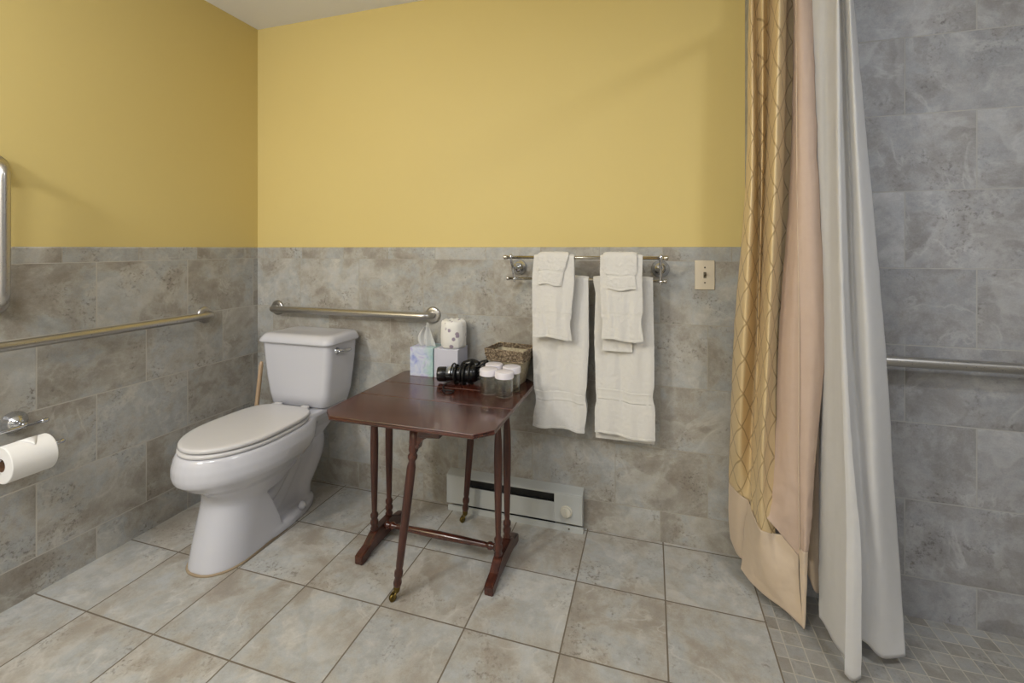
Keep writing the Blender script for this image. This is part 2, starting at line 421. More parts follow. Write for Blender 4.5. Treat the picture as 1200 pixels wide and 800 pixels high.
# pedestal, blunt at the front and cut back behind
def ped(yf, yb, hw, z):
    pts = []; n = 40
    for i in range(n + 1):
        a = -PI / 2 + PI * i / n
        pts.append((TX - .010 + hw * 1.07 * math.copysign(abs(math.sin(a)) ** .9, math.sin(a)), yf + .13 - .13 * abs(math.cos(a)) ** .95, z))
    pts += [(TX - .008 + hw * 1.02, yb, z), (TX - .010 - hw * 1.02, yb, z)]
    return pts
loft(b, [ped(1.236, 1.545, .104, 0), ped(1.238, 1.545, .104, .012), ped(1.252, 1.525, .102, .08), ped(1.272, 1.49, .101, .16), ped(1.288, 1.455, .102, .22), ped(1.292, 1.44, .108, .26), ped(1.29, 1.45, .118, .30)])
# foot plate to the rear
loft(b, [egg(1.40, 1.55, 1.80, .102, 0, 3, 2.2), egg(1.40, 1.55, 1.80, .102, .03, 3, 2.2), egg(1.41, 1.55, 1.785, .088, .042, 3, 2.2)])
# web and trap way
loft(b, [[(TX - .04, 1.44, .0), (TX + .04, 1.44, .0), (TX + .04, 1.73, .0), (TX - .04, 1.73, .0)], [(TX - .04, 1.42, .40), (TX + .04, 1.42, .40), (TX + .04, 1.80, .40), (TX - .04, 1.80, .40)]])
tube(b, spline([(TX, 1.47, .14), (TX, 1.54, .165), (TX, 1.62, .25), (TX, 1.70, .335), (TX, 1.77, .345), (TX, 1.815, .29), (TX, 1.815, .225), (TX, 1.775, .16), (TX, 1.73, .10), (TX, 1.725, .02)], 6), .056, 20)
tube(b, spline([(TX, 1.50, .29), (TX, 1.56, .32), (TX, 1.64, .40)], 5), .075, 18)
tube(b, spline([(TX, 1.47, .07), (TX, 1.56, .085), (TX, 1.63, .16), (TX, 1.69, .24)], 6), .047, 18)
fix(b)
bowl = obj('bowl', b, M['china'], toilet)
mod(bowl, 'REMESH', mode='VOXEL', voxel_size=.005, use_smooth_shade=True)
mod(bowl, 'SMOOTH', factor=.6, iterations=9)
b = bmesh.new(); loft(b, [ped(1.232, 1.56, .1075, .0002), ped(1.233, 1.56, .107, .004), ped(1.236, 1.56, .104, .0065)]); fix(b)
obj('caulk_line', b, mat('tan_caulk', sRGB(156, 138, 112), .8), toilet)
for s in (-1, 1):
    b = bmesh.new(); lathe(b, (TX + s * .088, 1.655, .034), (TX + s * .088, 1.655, .068), [(0, .016), (.5, .016), (.8, .012), (1, .004)], 20)
    obj('bolt_cap', b, M['china'], toilet)
# seat ring and lid
def slab(rings_fn, zs):  # zs: (z, inset)
    return [rings_fn(z, i) for z, i in zs]
b = bmesh.new()
sr = lambda z, i: egg(1.192 + i, 1.44, 1.685 - i, .176 - i, z, 2.0, 3.2, 64)
loft(b, slab(sr, [(.441, .008), (.443, .001), (.452, 0), (.456, .004)])); fix(b); obj('seat_ring', b, M['seat'], toilet)
b = bmesh.new()
sl = lambda z, i: egg(1.196 + i, 1.43, 1.682 - i * .7, .173 - i, z, 2.0, 3.8, 64)
loft(b, slab(sl, [(.459, .010), (.460, .004), (.463, 0), (.471, .001), (.4745, .003), (.4765, .009), (.4775, .025), (.478, .07), (.4783, .12)])); fix(b)
lid = obj('seat_lid', b, M['seat'], toilet)
for s in (-1, 1):
    b = bmesh.new(); box(b, TX + s * .075 - .019, TX + s * .075 + .019, 1.672, 1.70, .448, .478, .008, 3); fix(b); obj('hinge', b, M['seat'], toilet)
# tank
def tankring(z, xl, xr, yf, yb, r=.035): return rrect((xl + xr) / 2, (yf + yb) / 2, (xr - xl) / 2, (yb - yf) / 2, z, r, 8)
b = bmesh.new()
tx = TX + .012
loft(b, [tankring(.462, tx - .148, tx + .148, 1.715, 1.885, .03), tankring(.468, tx - .158, tx + .158, 1.706, 1.892, .036), tankring(.52, tx - .168, tx + .168, 1.70, 1.90),
         tankring(.60, tx - .179, tx + .179, 1.694, 1.902), tankring(.68, tx - .187, tx + .187, 1.69, 1.904), tankring(.754, tx - .192, tx + .192, 1.687, 1.905)])
fix(b); tank = autosharp(obj('tank', b, M['china'], toilet), 60)
b = bmesh.new()
loft(b, [tankring(.752, tx - .196, tx + .196, 1.682, 1.908), tankring(.755, tx - .206, tx + .206, 1.673, 1.912, .04), tankring(.763, tx - .208, tx + .208, 1.671, 1.913, .042),
         tankring(.780, tx - .198, tx + .198, 1.683, 1.912, .04), tankring(.789, tx - .191, tx + .191, 1.691, 1.910, .038), tankring(.793, tx - .182, tx + .182, 1.70, 1.904, .034), tankring(.7945, tx - .16, tx + .16, 1.72, 1.89, .03)])
fix(b); obj('tank_lid', b, M['china'], toilet)
# flush lever on the right flank of the tank
b = bmesh.new()
hx = tx + .190
lathe(b, (hx - .004, 1.745, .722), (hx + .016, 1.745, .722), [(0, .0), (0, .017), (.35, .017), (.6, .011), (1, .008)], 22)
tube(b, spline([(hx + .016, 1.735, .722), (hx + .022, 1.76, .722), (hx + .021, 1.79, .719), (hx + .018, 1.822, .717)], 5), [.007, .0072, .0075, .0078, .008, .0084, .0088, .009, .0095, .0095, .0095, .0095, .009, .008, .006, .003], 12)
fix(b); obj('flush_lever', b, M['chrome'], toilet)

# ------------------------------------------------------------------ plunger behind the toilet
pl = thing('plunger', 'plunger with pale wooden handle between the tank and the left wall', 'plunger', (-1.915, 1.78, 0))
b = bmesh.new(); lathe(b, (-1.915, 1.78, .10), (AX(306.5, 1.855), 1.855, AZ(306, 423, 1.855)), [(0, .0105), (.95, .0105), (.985, .009), (1, .004)], 16); fix(b)
obj('handle', b, M['stick'], pl)
b = bmesh.new(); lathe(b, (-1.915, 1.78, 0), (-1.915, 1.78, .12), [(0, .056), (.04, .062), (.12, .06), (.4, .056), (.6, .045), (.72, .026), (.8, .018), (1, .016)], 28); fix(b)
obj('rubber_cup', b, M['rubber'], pl)

# ------------------------------------------------------------------ grab bars
def flange(bm, c, n_, r=.039, t=.012):
    c = Vector(c); n_ = Vector(n_)
    lathe(bm, c, c + n_ * t, [(0, r), (.35, r), (.8, r * .93), (1, r * .8), (1, .017)], 32)
def grab(name, label, a, d, n_, L, off=.057, bars=.0165):
    """a: wall point of the first flange, d: direction along the wall, n_: out of the wall"""
    a, d, n_ = Vector(a), Vector(d), Vector(n_)
    t = thing(name, label, 'grab bar', a, None)
    b = bmesh.new(); R_ = .035; pts = [a + n_ * .004]
    pts.append(a + n_ * (off - R_))
    for i in range(1, 8):
        q = PI / 2 * i / 8; pts.append(a + n_ * (off - R_ + R_ * math.sin(q)) + d * (R_ - R_ * math.cos(q)))
    for i in range(0, 21): pts.append(a + n_ * off + d * (R_ + (L - 2 * R_) * i / 20))
    e = a + d * L
    for i in range(1, 8):
        q = PI / 2 * i / 8; pts.append(e + n_ * (off - R_ + R_ * math.cos(q)) - d * (R_ - R_ * math.sin(q)))
    pts += [e + n_ * (off - R_), e + n_ * .004]
    tube(b, pts, bars, 20); fix(b); obj('bar', b, M['steel'], t)
    for p in (a, e):
        b = bmesh.new(); flange(b, p, n_); fix(b); autosharp(obj('flange', b, M['steel'], t), 50)
    return t
grab('grab_bar', 'horizontal brushed steel grab bar on the tiled back wall above the toilet tank', (-1.892, YB, .877), (1, 0, 0), (0, -1, 0), .91)
grab('grab_bar', 'long brushed steel grab bar running level along the left wall above the toilet paper', (XL, .56, .876), (0, 1, 0), (1, 0, 0), 1.07)
grab('grab_bar', 'upright steel grab bar crossing the tile edge at the left frame edge', (XL, .905, 1.012), (0, 0, 1), (1, 0, 0), .445)
grab('grab_bar', 'steel grab bar on the grey shower wall right of the curtain', (.60, YS, .834), (1, 0, 0), (0, -1, 0), .915)

# ------------------------------------------------------------------ toilet paper on its holder
hp = thing('toilet_paper_holder', 'chrome wall holder with round ridged plate carrying the toilet paper', 'toilet paper holder', (XL, .955, .612))
b = bmesh.new(); lathe(b, (XL, .955, .612), (XL + .035, .955, .612), [(0, .036), (.15, .036), (.25, .032), (.35, .033), (.45, .027), (.55, .028), (.7, .02), (.85, .016), (1, .010)], 36)
fix(b); obj('wall_plate', b, M['chrome'], hp)
b = bmesh.new(); lathe(b, (XL + .03, .955, .612), (XL + .062, .955, .607), [(0, .008), (.4, .006), (.8, .009), (1, .009)], 16)
tube(b, [(XL + .062, .835, .607), (XL + .062, 1.0, .607)], .0055, 12)
lathe(b, (XL + .062, .995, .607), (XL + .062, 1.018, .607), [(0, .0055), (.2, .0085), (.4, .006), (.6, .0085), (.85, .006), (1, .001)], 16)
fix(b); obj('cross_bar', b, M['chrome'], hp)
rx, rz = XL + .094, .513
b = bmesh.new()
tube(b, spline([(XL + .062, .838, .607), (XL + .066, .832, .60), (rx - .006, .834, .56), (rx, .842, rz + .019), (rx, .86, rz + .0145), (rx, .95, rz + .0145), (rx, 1.02, rz + .0145)], 6), .005, 10)
lathe(b, (rx, 1.015, rz + .0145), (rx, 1.045, rz + .016), [(0, .005), (.2, .008), (.45, .0055), (.7, .0085), (.9, .005), (1, .001)], 16)
fix(b); obj('roll_rod', b, M['chrome'], hp)
tp = thing('toilet_paper', 'hanging white toilet paper roll with folded end on the chrome holder', 'toilet paper', (rx, .94, rz))
b = bmesh.new()
def ring_y(y, r, n=48, cx=rx, cz=rz): return [(cx + r * math.cos(2 * PI * i / n), y, cz + r * math.sin(2 * PI * i / n)) for i in range(n)]
y0, y1 = .882, .996; R = .058
V = loft(b, [ring_y(y0, .0205), ring_y(y0, R - .002), ring_y(y0 + .002, R), ring_y(y1 - .002, R), ring_y(y1, R - .002), ring_y(y1, .0205)], False, False)
fix(b); autosharp(obj('paper', b, M['paper'], tp), 40)
b = bmesh.new(); loft(b, [ring_y(y0 + .001, .0205), ring_y(y0 + .001, .0195), ring_y(y1 - .001, .0195), ring_y(y1 - .001, .0205)], False, False); fix(b)
autosharp(obj('cardboard_core', b, M['core'], tp), 40)
# folded point of the loose end, wrapped over the top of the roll
b = bmesh.new()
def onroll(a, y, e=.0012): return Vector((rx + (R + e) * math.cos(a), y, rz + (R + e) * math.sin(a)))
ym = .955
rows = []
for k in range(9):
    f = k / 8; a = math.radians(95 - 45 * f)
    hwid = .026 * (1 - f) + .001
    rows.append([onroll(a, ym - .01 - hwid, .0016), onroll(a, ym - .01, .0026), onroll(a, ym - .01 + hwid, .0016)])
loft(b, rows, closed=False)
ef = obj('folded_end', b, M['paper'], tp); mod(ef, 'SOLIDIFY', thickness=.0012, offset=0)

# ------------------------------------------------------------------ drop leaf table
TZ = .62
tb = thing('drop_leaf_table', 'dark mahogany gate-leg table with clipped corners and turned legs', 'table', (-.785, 1.61, 0))
X0, X1, Y0, Y1 = -1.10, -.468, 1.29, 1.921
ya, yb_ = 1.534, 1.70; ch = .052; th = .017
def leaf(pts, name):
    b = bmesh.new()
    c = Vector((sum(p[0] for p in pts) / len(pts), sum(p[1] for p in pts) / len(pts), 0))
    def ins(d, z):
        out = []
        n = len(pts)
        for i in range(n):
            p0, p, p1 = Vector(pts[i - 1]), Vector(pts[i]), Vector(pts[(i + 1) % n])
            e0, e1 = (p - p0).normalized(), (p1 - p).normalized()
            n0, n1 = Vector((-e0.y, e0.x)), Vector((-e1.y, e1.x)); m_ = n0 + n1; m_ = m_ / max(m_.dot(n0), 1e-6)
            q = p + m_ * d; out.append((q.x, q.y, z))
        return out
    loft(b, [ins(.006, TZ - th), ins(.001, TZ - th + .003), ins(.0, TZ - th + .008), ins(.003, TZ - th + .0105), ins(.003, TZ - th + .0125), ins(.0012, TZ - .002), ins(.0028, TZ)])
    fix(b); return obj(name, b, M['wood_x'], tb, smooth=False)
leaf([(X0 + ch, Y0), (X1 - ch, Y0), (X1, Y0 + ch), (X1, ya - .0006), (X0, ya - .0006), (X0, Y0 + ch)], 'leaf')
leaf([(X0, ya + .0006), (X1, ya + .0006), (X1, yb_ - .0006), (X0, yb_ - .0006)], 'tabletop')
leaf([(X0, yb_ + .0006), (X1, yb_ + .0006), (X1, Y1 - ch), (X1 - ch, Y1), (X0 + ch, Y1), (X0, Y1 - ch)], 'leaf')
# turned posts
def turned(bm, p0, p1, rmax=.0155, rmin=.0095, n=20):
    pr = [(0, .012), (.015, .016), (.035, .011), (.05, .0155), (.07, .0155), (.085, .011), (.10, .0150), (.12, .0150), (.135, .0095), (.16, .0105), (.3, .0125), (.5, rmax * .95), (.65, rmax), (.78, rmax * .9), (.86, .0105), (.885, .0095), (.90, .0135), (.915, .0135), (.93, .0095), (.945, .014), (.97, .0155), (1, .0155)]
    lathe(bm, p0, p1, pr, n)
LX, RX = -1.052, -.532; PY = (1.562, 1.668)
for x in (LX, RX):
    for y in PY:
        b = bmesh.new(); turned(b, (x, y, .072), (x, y, TZ - th)); fix(b); obj('leg', b, M['wood_z'], tb)
# sledge feet
for x in (LX, RX):
    b = bmesh.new(); prof = []; hw = .0165
    top = [(1.458, .032), (1.472, .037), (1.51, .044), (1.545, .066), (1.565, .074), (1.665, .074), (1.685, .066), (1.72, .044), (1.758, .037), (1.772, .032)]
    bot = [(1.772, 0), (1.745, 0), (1.70, .012), (1.53, .012), (1.485, 0), (1.458, 0)]
    loop = top + bot
    loft(b, [[(x - hw, y, z) for y, z in loop], [(x + hw, y, z) for y, z in loop]]); fix(b)
    bmesh.ops.bevel(b, geom=[e for e in b.edges if len(e.link_faces) == 2 and e.calc_face_angle(0) > .6], offset=.003, segments=2, affect='EDGES')
    obj('foot', b, M['wood_y'], tb, smooth=False)
# stretcher
b = bmesh.new(); lathe(b, (LX + .016, 1.615, .066), (RX - .016, 1.615, .066), [(0, .012), (.01, .016), (.03, .016), (.045, .01), (.06, .0145), (.08, .0145), (.095, .009), (.12, .0105), (.35, .0135), (.5, .0145), (.65, .0135), (.88, .0105), (.905, .009), (.92, .0145), (.94, .0145), (.955, .01), (.97, .016), (.99, .016), (1, .012)], 20)
fix(b); obj('stretcher', b, M['wood_x'], tb)
# under-frame rails
for y in (1.552, 1.678):
    b = bmesh.new(); box(b, LX - .012, RX + .012, y - .008, y + .008, TZ - th - .034, TZ - th, .002, 1); fix(b); obj('rail', b, M['wood_x'], tb, smooth=False)
# splayed gate legs with brass castors
def gate(top, bot, s):
    top, bot = Vector(top), Vector(bot); d = top - bot
    b = bmesh.new()
    lathe(b, bot + d * .075, top - d * .02, [(0, .009), (.01, .0125), (.03, .0145), (.06, .0105), (.075, .0145), (.10, .0145), (.115, .010), (.135, .0125), (.3, .0135), (.55, .0155), (.76, .0150), (.795, .0105), (.815, .0165), (.83, .0165), (.845, .011), (.865, .0165), (.88, .0165), (.895, .014), (.91, .018), (1, .018)], 20)
    fix(b); g = obj('gate_leg', b, M['wood_z'], tb)
    # shaped block where the leg meets its hinged arm
    b = bmesh.new(); z1 = TZ - th - .001; x = top.x; pts = [(x - .019, z1), (x - .021, z1 - .078), (x + .013, z1 - .078), (x + .018, z1 - .060), (x + .028, z1 - .046), (x + .044, z1 - .038), (x + .09, z1 - .034), (x + .09, z1)]
    loft(b, [[(px, top.y - .012, z) for px, z in pts], [(px, top.y + .012, z) for px, z in pts]]); fix(b)
    ORG[g.name] = ORG[tb.name]
    obj('leg_block', b, M['wood_x'], g, smooth=False)
    b = bmesh.new(); bz = bot.z
    lathe(b, (bot + d * .045), (bot + d * .095), [(0, .0075), (.2, .011), (1, .0115)], 16)
    a = Vector((-.55, -.8 * s, 0)).normalized(); px = Vector((a.y, -a.x, 0)); w = Vector((bot.x, bot.y, .0125)) + a * .010
    for k in (-1, 1):
        tube(b, [bot + d * .06 + px * .006 * k, w + px * .009 * k + Vector((0, 0, .006)), w + px * .009 * k], .0035, 8)
    lathe(b, w - px * .0065, w + px * .0065, [(0, .0095), (.15, .0125), (.85, .0125), (1, .0095)], 20)
    fix(b); obj('castor', b, M['brass'], g)
gate((-.752, 1.358, .600), (-.828, 1.352, 0), 1)
gate((-.735, 1.84, .600), (-.778, 1.828, 0), 1)

# ------------------------------------------------------------------ towels and their double rail
rail = thing('towel_rail', 'double chrome towel rail with round wall plates on the tiled back wall', 'towel rail', (-.27, YB, 1.107))
YU, YL, ZU, ZL = 1.812, 1.864, 1.153, 1.0615
b = bmesh.new(); tube(b, [(-.580, YU, ZU), (.05, YU, ZU)], .0065, 16)
for s, x in ((-1, -.580), (1, .05)): lathe(b, (x - s * .004, YU, ZU), (x + s * .014, YU, ZU), [(0, .0065), (.1, .0095), (.35, .007), (.55, .0105), (.85, .008), (1, .001)], 18)
fix(b); obj('upper_bar', b, M['nickel'], rail)
b = bmesh.new(); tube(b, [(-.588, YL, ZL), (.05, YL, ZL)], .0055, 16)
for s, x in ((-1, -.588), (1, .05)): lathe(b, (x - s * .004, YL, ZL), (x + s * .010, YL, ZL), [(0, .0055), (.1, .0085), (.35, .006), (.55, .009), (.85, .007), (1, .001)], 18)
fix(b); obj('lower_bar', b, M['nickel'], rail)
for x in (-.561, .036):
    b = bmesh.new(); lathe(b, (x, YB, 1.107), (x, YB - .032, 1.107), [(0, .035), (.12, .036), (.25, .033), (.38, .0315), (.5, .026), (.6, .0255), (.75, .018), (1, .011)], 36); fix(b)
    obj('wall_plate', b, M['chrome'], rail)
    b = bmesh.new(); lathe(b, (x, YB - .03, 1.107), (x, 1.845, 1.107), [(0, .010), (.3, .007), (.6, .007), (.8, .011), (1, .009)], 16)
    tube(b, spline([(x, YL, ZL), (x, 1.848, 1.085), (x, 1.842, 1.107), (x, 1.822, 1.13), (x, YU, ZU)], 5), .0055, 12)
    lathe(b, (x, YU, ZU - .006), (x, YU, ZU + .016), [(0, .008), (.5, .008), (.8, .005), (1, .001)], 14)
    lathe(b, (x, YL, ZL + .004), (x, YL, ZL - .016), [(0, .008), (.5, .007), (.7, .004), (.85, .006), (1, .001)], 14)
    fix(b); obj('bracket', b, M['chrome'], rail)

def interp(tab, z):
    tab = sorted(tab)
    if z <= tab[0][0]: return tab[0][1]
    for (a, va), (c_, vc) in zip(tab, tab[1:]):
        if z <= c_: t = (z - a) / (c_ - a); t = t * t * (3 - 2 * t); return va + (vc - va) * t
    return tab[-1][1]
def towel(name, label, yb0, zb, rb, zf, zbk, edgeL, edgeR, thick, band, amp, seed, backL=None, backR=None, skew=0, gap=0, hem=.010):
    """cloth folded over a bar: front drop to zf, back drop to zbk; edge tables give x by height"""
    t = thing(name, label, 'towel', ((interp(edgeL, zb) + interp(edgeR, zb)) / 2, yb0, zf), None)
    rnd = random.Random(seed); ph = [rnd.uniform(0, 6.28) for _ in range(6)]
    b = bmesh.new(); uvn = 26; rows = []; rr = rb + thick / 2 + .0008
    path = []; nz = 64
    for i in range(nz + 1): z = zf + (zb - zf) * i / nz; path.append((-1, z, 0))
    for i in range(1, 10): path.append((0, 0, PI * i / 10))
    nb_ = 30
    for i in range(nb_ + 1): z = zb - (zb - zbk) * i / nb_; path.append((1, z, 0))
    bandm = []
    for side, z, a in path:
        row = []
        if side == 0: zz = zb
        else: zz = z
        L = interp(edgeL, zz); R_ = interp(edgeR, zz)
        if side == 1 and backL is not None:
            k = min(1, (zb - zz) / .12); L = L + (interp(backL, zz) - L) * k; R_ = R_ + (interp(backR, zz) - R_) * k
        for j in range(uvn + 1):
            u = j / uvn; x = L + (R_ - L) * u
            drop = max(0, zb - zz)
            wv = amp * min(1, drop / .25) * (math.sin(u * 9 + ph[0] + zz * 2.2) * .8 + math.sin(u * 19 + ph[1] - zz * 5) * .55 + math.sin(zz * 17 + ph[2] + u * 4) * .35 + math.sin(u * 31 + zz * 11 + ph[3]) * .25)
            e = (2 * u - 1); roundoff = .0035 * e ** 6
            if side == 0:
                y = yb0 - rr * math.cos(a); z_ = zb + rr * math.sin(a) - .004 * e ** 6
            else:
                y = yb0 + side * rr; z_ = zz
                if side == -1:
                    y += wv - abs(gap) * 0; y -= .006 * min(1, drop / .1); y += roundoff * min(1, drop / .05)
                    inb = band and band[0] < zz < band[1]
                    if inb: y += .0022
                    if zz - zf < .012: y += .001
                    z_ = zz + skew * (u - .5) * (1 - (zz - zf) / (zb - zf)) + .004 * math.sin(u * 7 + ph[4]) * (1 - (zz - zf) / (zb - zf))
                else:
                    y += wv * .15
            row.append((x, y, z_))
        rows.append(row)
    V = [[b.verts.new(p) for p in r] for r in rows]
    for i in range(len(V) - 1):
        for j in range(uvn):
            f = b.faces.new((V[i][j], V[i][j + 1], V[i + 1][j + 1], V[i + 1][j]))
    o = obj('cloth', b, [M['terry'], M['terry_band']], t)
    for p in o.data.polygons:
        pass
    mod(o, 'SOLIDIFY', thickness=thick, offset=0); bv = mod(o, 'BEVEL', width=thick * .32, segments=3, limit_method='ANGLE', angle_limit=math.radians(50))
    tex = bpy.data.textures.get('terry_nap') or bpy.data.textures.new('terry_nap', 'CLOUDS'); tex.noise_scale = .012; tex.noise_depth = 2
    ss = mod(o, 'SUBSURF', levels=1, render_levels=1)
    mod(o, 'DISPLACE', texture=tex, strength=.003, mid_level=.5)
    # woven band and stitched hem: thin strips that ride on the front face
    strips = []
    if band:
        bw = band[1] - band[0]
        strips += [('woven_band', band[0], band[1], -.0002), ]
    strips += [('hem', zf + .001, zf + hem, .0005)]
    for nm, za, zc, off in strips:
        b = bmesh.new(); rs = []
        for i in range(9):
            z = za + (zc - za) * i / 8; row = []
            fz = (z - zf) / (zb - zf) * nz; i0 = min(int(fz), nz - 1); ft = fz - i0
            for j in range(uvn + 1):
                p = Vector(rows[i0][j]) * (1 - ft) + Vector(rows[i0 + 1][j]) * ft
                ridge = .0005 * (1 if nm == 'hem' else (1 if i in (1, 4, 7) else 0))
                row.append((p.x, p.y - thick / 2 - off - ridge, p.z))
            row[0] = (row[0][0] + .0015, row[0][1] + .002, row[0][2]); row[-1] = (row[-1][0] - .0015, row[-1][1] + .002, row[-1][2])
            rs.append(row)
        loft(b, rs, closed=False); s_ = obj(nm, b, M['terry_band'], t); mod(s_, 'SOLIDIFY', thickness=.0012, offset=0)
    return t
def ed(Y, *pts): return [(AZ(px, py, Y), AX(px, Y)) for px, py in pts]
towel('bath_towel', 'long white bath towel hanging lowest at left, nearest the basket', YL, ZL, .0055, AZ(655, 503, 1.84), .50,
      ed(1.84, (624, 330), (624, 400), (625, 450), (628, 468), (625, 490), (624, 503)), ed(1.84, (689, 330), (689, 400), (687, 450), (685, 464), (687, 480), (684, 506)),
      .012, (AZ(655, 470, 1.84), AZ(655, 459, 1.84)), .0052, 3, skew=-.006)
towel('bath_towel', 'long white bath towel hanging lowest at right, nearest the switch plate', YL, ZL, .0055, AZ(730, 512, 1.84), .418,
      ed(1.84, (695, 328), (698, 345), (697, 400), (698, 455), (699, 470), (697, 480), (697, 508)), ed(1.84, (765, 328), (766, 400), (766, 450), (764, 466), (767, 480), (767, 518)),
      .013, (AZ(730, 471, 1.84), AZ(730, 458, 1.84)), .0052, 9, skew=-.012)
towel('hand_towel', 'white hand towel on the upper bar at left, beneath a washcloth', YU - .001, ZU, .0065, AZ(648, 397, 1.785), .90,
      ed(1.785, (625, 296), (623, 330), (623, 365), (625, 380), (623, 397)), ed(1.785, (672, 296), (672, 330), (669, 365), (667, 378), (669, 399)),
      .008, (AZ(648, 371, 1.785), AZ(648, 367, 1.785)), .004, 5, skew=-.006)
towel('hand_towel', 'white hand towel on the upper bar at right with its rear hem showing below', YU - .001, ZU, .0065, AZ(730, 400, 1.785), AZ(720, 411, 1.825),
      ed(1.785, (703, 296), (703, 330), (704, 368), (706, 376), (705, 397)), ed(1.785, (753, 296), (752, 330), (753, 365), (751, 376), (754, 401)),
      .008, (AZ(730, 372, 1.785), AZ(730, 367, 1.785)), .004, 15, backL=[(.5, AX(706, 1.82))], backR=[(.5, AX(741, 1.82))], skew=-.004)
towel('washcloth', 'small white washcloth draped over the left hand towel', YU - .001, ZU, .0065 + .0095, AZ(645, 334, 1.775), 1.05,
      ed(1.775, (630, 294), (629, 312), (631, 318), (630, 334)), ed(1.775, (667, 294), (662, 312), (659, 320), (657, 335)),
      .008, (AZ(648, 319, 1.775), AZ(648, 316, 1.775)), .0022, 25, skew=-.004, hem=.007)
towel('washcloth', 'small white washcloth draped over the right hand towel', YU - .001, ZU, .0065 + .0095, AZ(726, 340, 1.775), 1.05,
      ed(1.775, (706, 294), (708, 318), (711, 325), (711, 340)), ed(1.775, (746, 294), (746, 318), (744, 325), (746, 342)),
      .008, (AZ(726, 325, 1.775), AZ(726, 322, 1.775)), .0022, 35, skew=-.002, hem=.007)

# ------------------------------------------------------------------ switch plate
sw = thing('light_switch', 'almond coloured toggle light switch on the tiles right of the towels', 'light switch', (.2025, YB, 1.085))
b = bmesh.new(); box(b, .166, .239, YB - .006, YB, 1.027, 1.143, .003, 3); fix(b); obj('cover_plate', b, M['switch'], sw, smooth=False)
b = bmesh.new(); box(b, .1975, .2075, YB - .0065, YB - .004, 1.073, 1.097); loft(b, [[(.1985, YB - .006, 1.088), (.2065, YB - .006, 1.088), (.2065, YB - .006, 1.079), (.1985, YB - .006, 1.079)], [(.1995, YB - .018, 1.096), (.2055, YB - .018, 1.096), (.2055, YB - .018, 1.089), (.1995, YB - .018, 1.089)]]); fix(b)
obj('toggle', b, M['screw'], sw, smooth=False)
for z in (1.055, 1.115):
    b = bmesh.new(); lathe(b, (.2025, YB - .005, z), (.2025, YB - .0075, z), [(0, .0035), (.7, .003), (1, .001)], 14); fix(b); obj('screw', b, M['screw'], sw)

# ------------------------------------------------------------------ baseboard heater
ht = thing('baseboard_heater', 'cream electric baseboard heater with round dial under the towels', 'heater', (-.58, YB, 0))
hx0, hx1, hy = -.893, -.274, 1.893
b = bmesh.new(); box(b, hx0, hx1, YB - .006, YB, .012, .17, .001, 1)     # back pan
# top hood sloping forward, with a short front lip
prof = [(YB, .172), (hy + .004, .158), (hy, .155), (hy, .149), (hy + .0015, .149), (hy + .004, .1555), (YB, .169)]
loft(b, [[(hx0, y, z) for y, z in prof], [(hx1, y, z) for y, z in prof]])
fix(b); obj('body', b, M['heater'], ht, smooth=False)
b = bmesh.new()
prof = [(hy, .111), (hy, .033), (hy + .002, .031), (hy + .003, .111), (hy + .008, .107), (hy + .0075, .1085), (hy + .003, .1125)]
loft(b, [[(-.80, y, z) for y, z in prof], [(-.392, y, z) for y, z in prof]]); fix(b); obj('front_panel', b, M['heater'], ht, smooth=False)
for a, c_ in ((hx0, -.80), (-.394, hx1)):
    b = bmesh.new(); box(b, a, c_, hy - .001, YB - .006, .031, .150, .0015, 1); fix(b); obj('end_cover', b, M['heater'], ht, smooth=False)
b = bmesh.new(); prof = [(hy - .004, 0), (hy - .004, .021), (hy + .004, .023), (YB - .03, .010), (YB, 0)]
loft(b, [[(hx0 + .008, y, z) for y, z in prof], [(hx1 + .003, y, z) for y, z in prof]]); fix(b); obj('kick_plate', b, M['heater'], ht, smooth=False)
b = bmesh.new(); box(b, -.80, -.394, 1.912, 1.914, .014, .158); fix(b); obj('slot_shade_sheet', b, M['dark'], ht, smooth=False)  # dark sheet added so the slot and bottom gap read as shaded
b = bmesh.new()
for i in range(60): x = -.79 + i * .0065; box(b, x, x + .0008, 1.897, 1.911, .06, .115)
fix(b); obj('fins', b, M['fins'], ht, smooth=False)
b = bmesh.new(); lathe(b, (-.341, hy - .001, .083), (-.341, hy - .017, .083), [(0, .025), (.3, .025), (.4, .021), (.9, .020), (1, .017)], 30); box(b, -.344, -.338, hy - .021, hy - .016, .066, .10, .001, 1); fix(b)
autosharp(obj('dial', b, M['knob'], ht), 40)
for x in (-.33,):
    b = bmesh.new(); lathe(b, (x, hy - .004, .012), (x, hy - .007, .012), [(0, .004), (1, .002)], 12); fix(b); obj('screw', b, M['screw'], ht)

# ------------------------------------------------------------------ things on the table
bx1 = thing('tissue_box', 'pastel blue and green cube of tissues at the back corner of the table', 'tissue box', (-.979, 1.866, TZ))
b = bmesh.new(); box(b, -1.036, -.922, 1.812, 1.922, TZ, TZ + .128, .002, 2); fix(b); obj('carton', b, M['tissuebox'], bx1, smooth=False)
def sheet(name, pts, seed, par, m, k=7):
    rnd = random.Random(seed); b = bmesh.new(); rows = []
    for (c0, c1) in pts:
        c0, c1 = Vector(c0), Vector(c1); r = []
        for j in range(k + 1):
            u = j / k; p = c0.lerp(c1, u); p.y += .007 * math.sin(u * 8 + seed) * (1 if k > 3 else 0)
            r.append(p)
        rows.append(r)
    loft(b, rows, closed=False); o = obj(name, b, m, par); mod(o, 'SUBSURF', levels=2, render_levels=2); mod(o, 'SOLIDIFY', thickness=.0006, offset=0); return o
z0 = TZ + .127
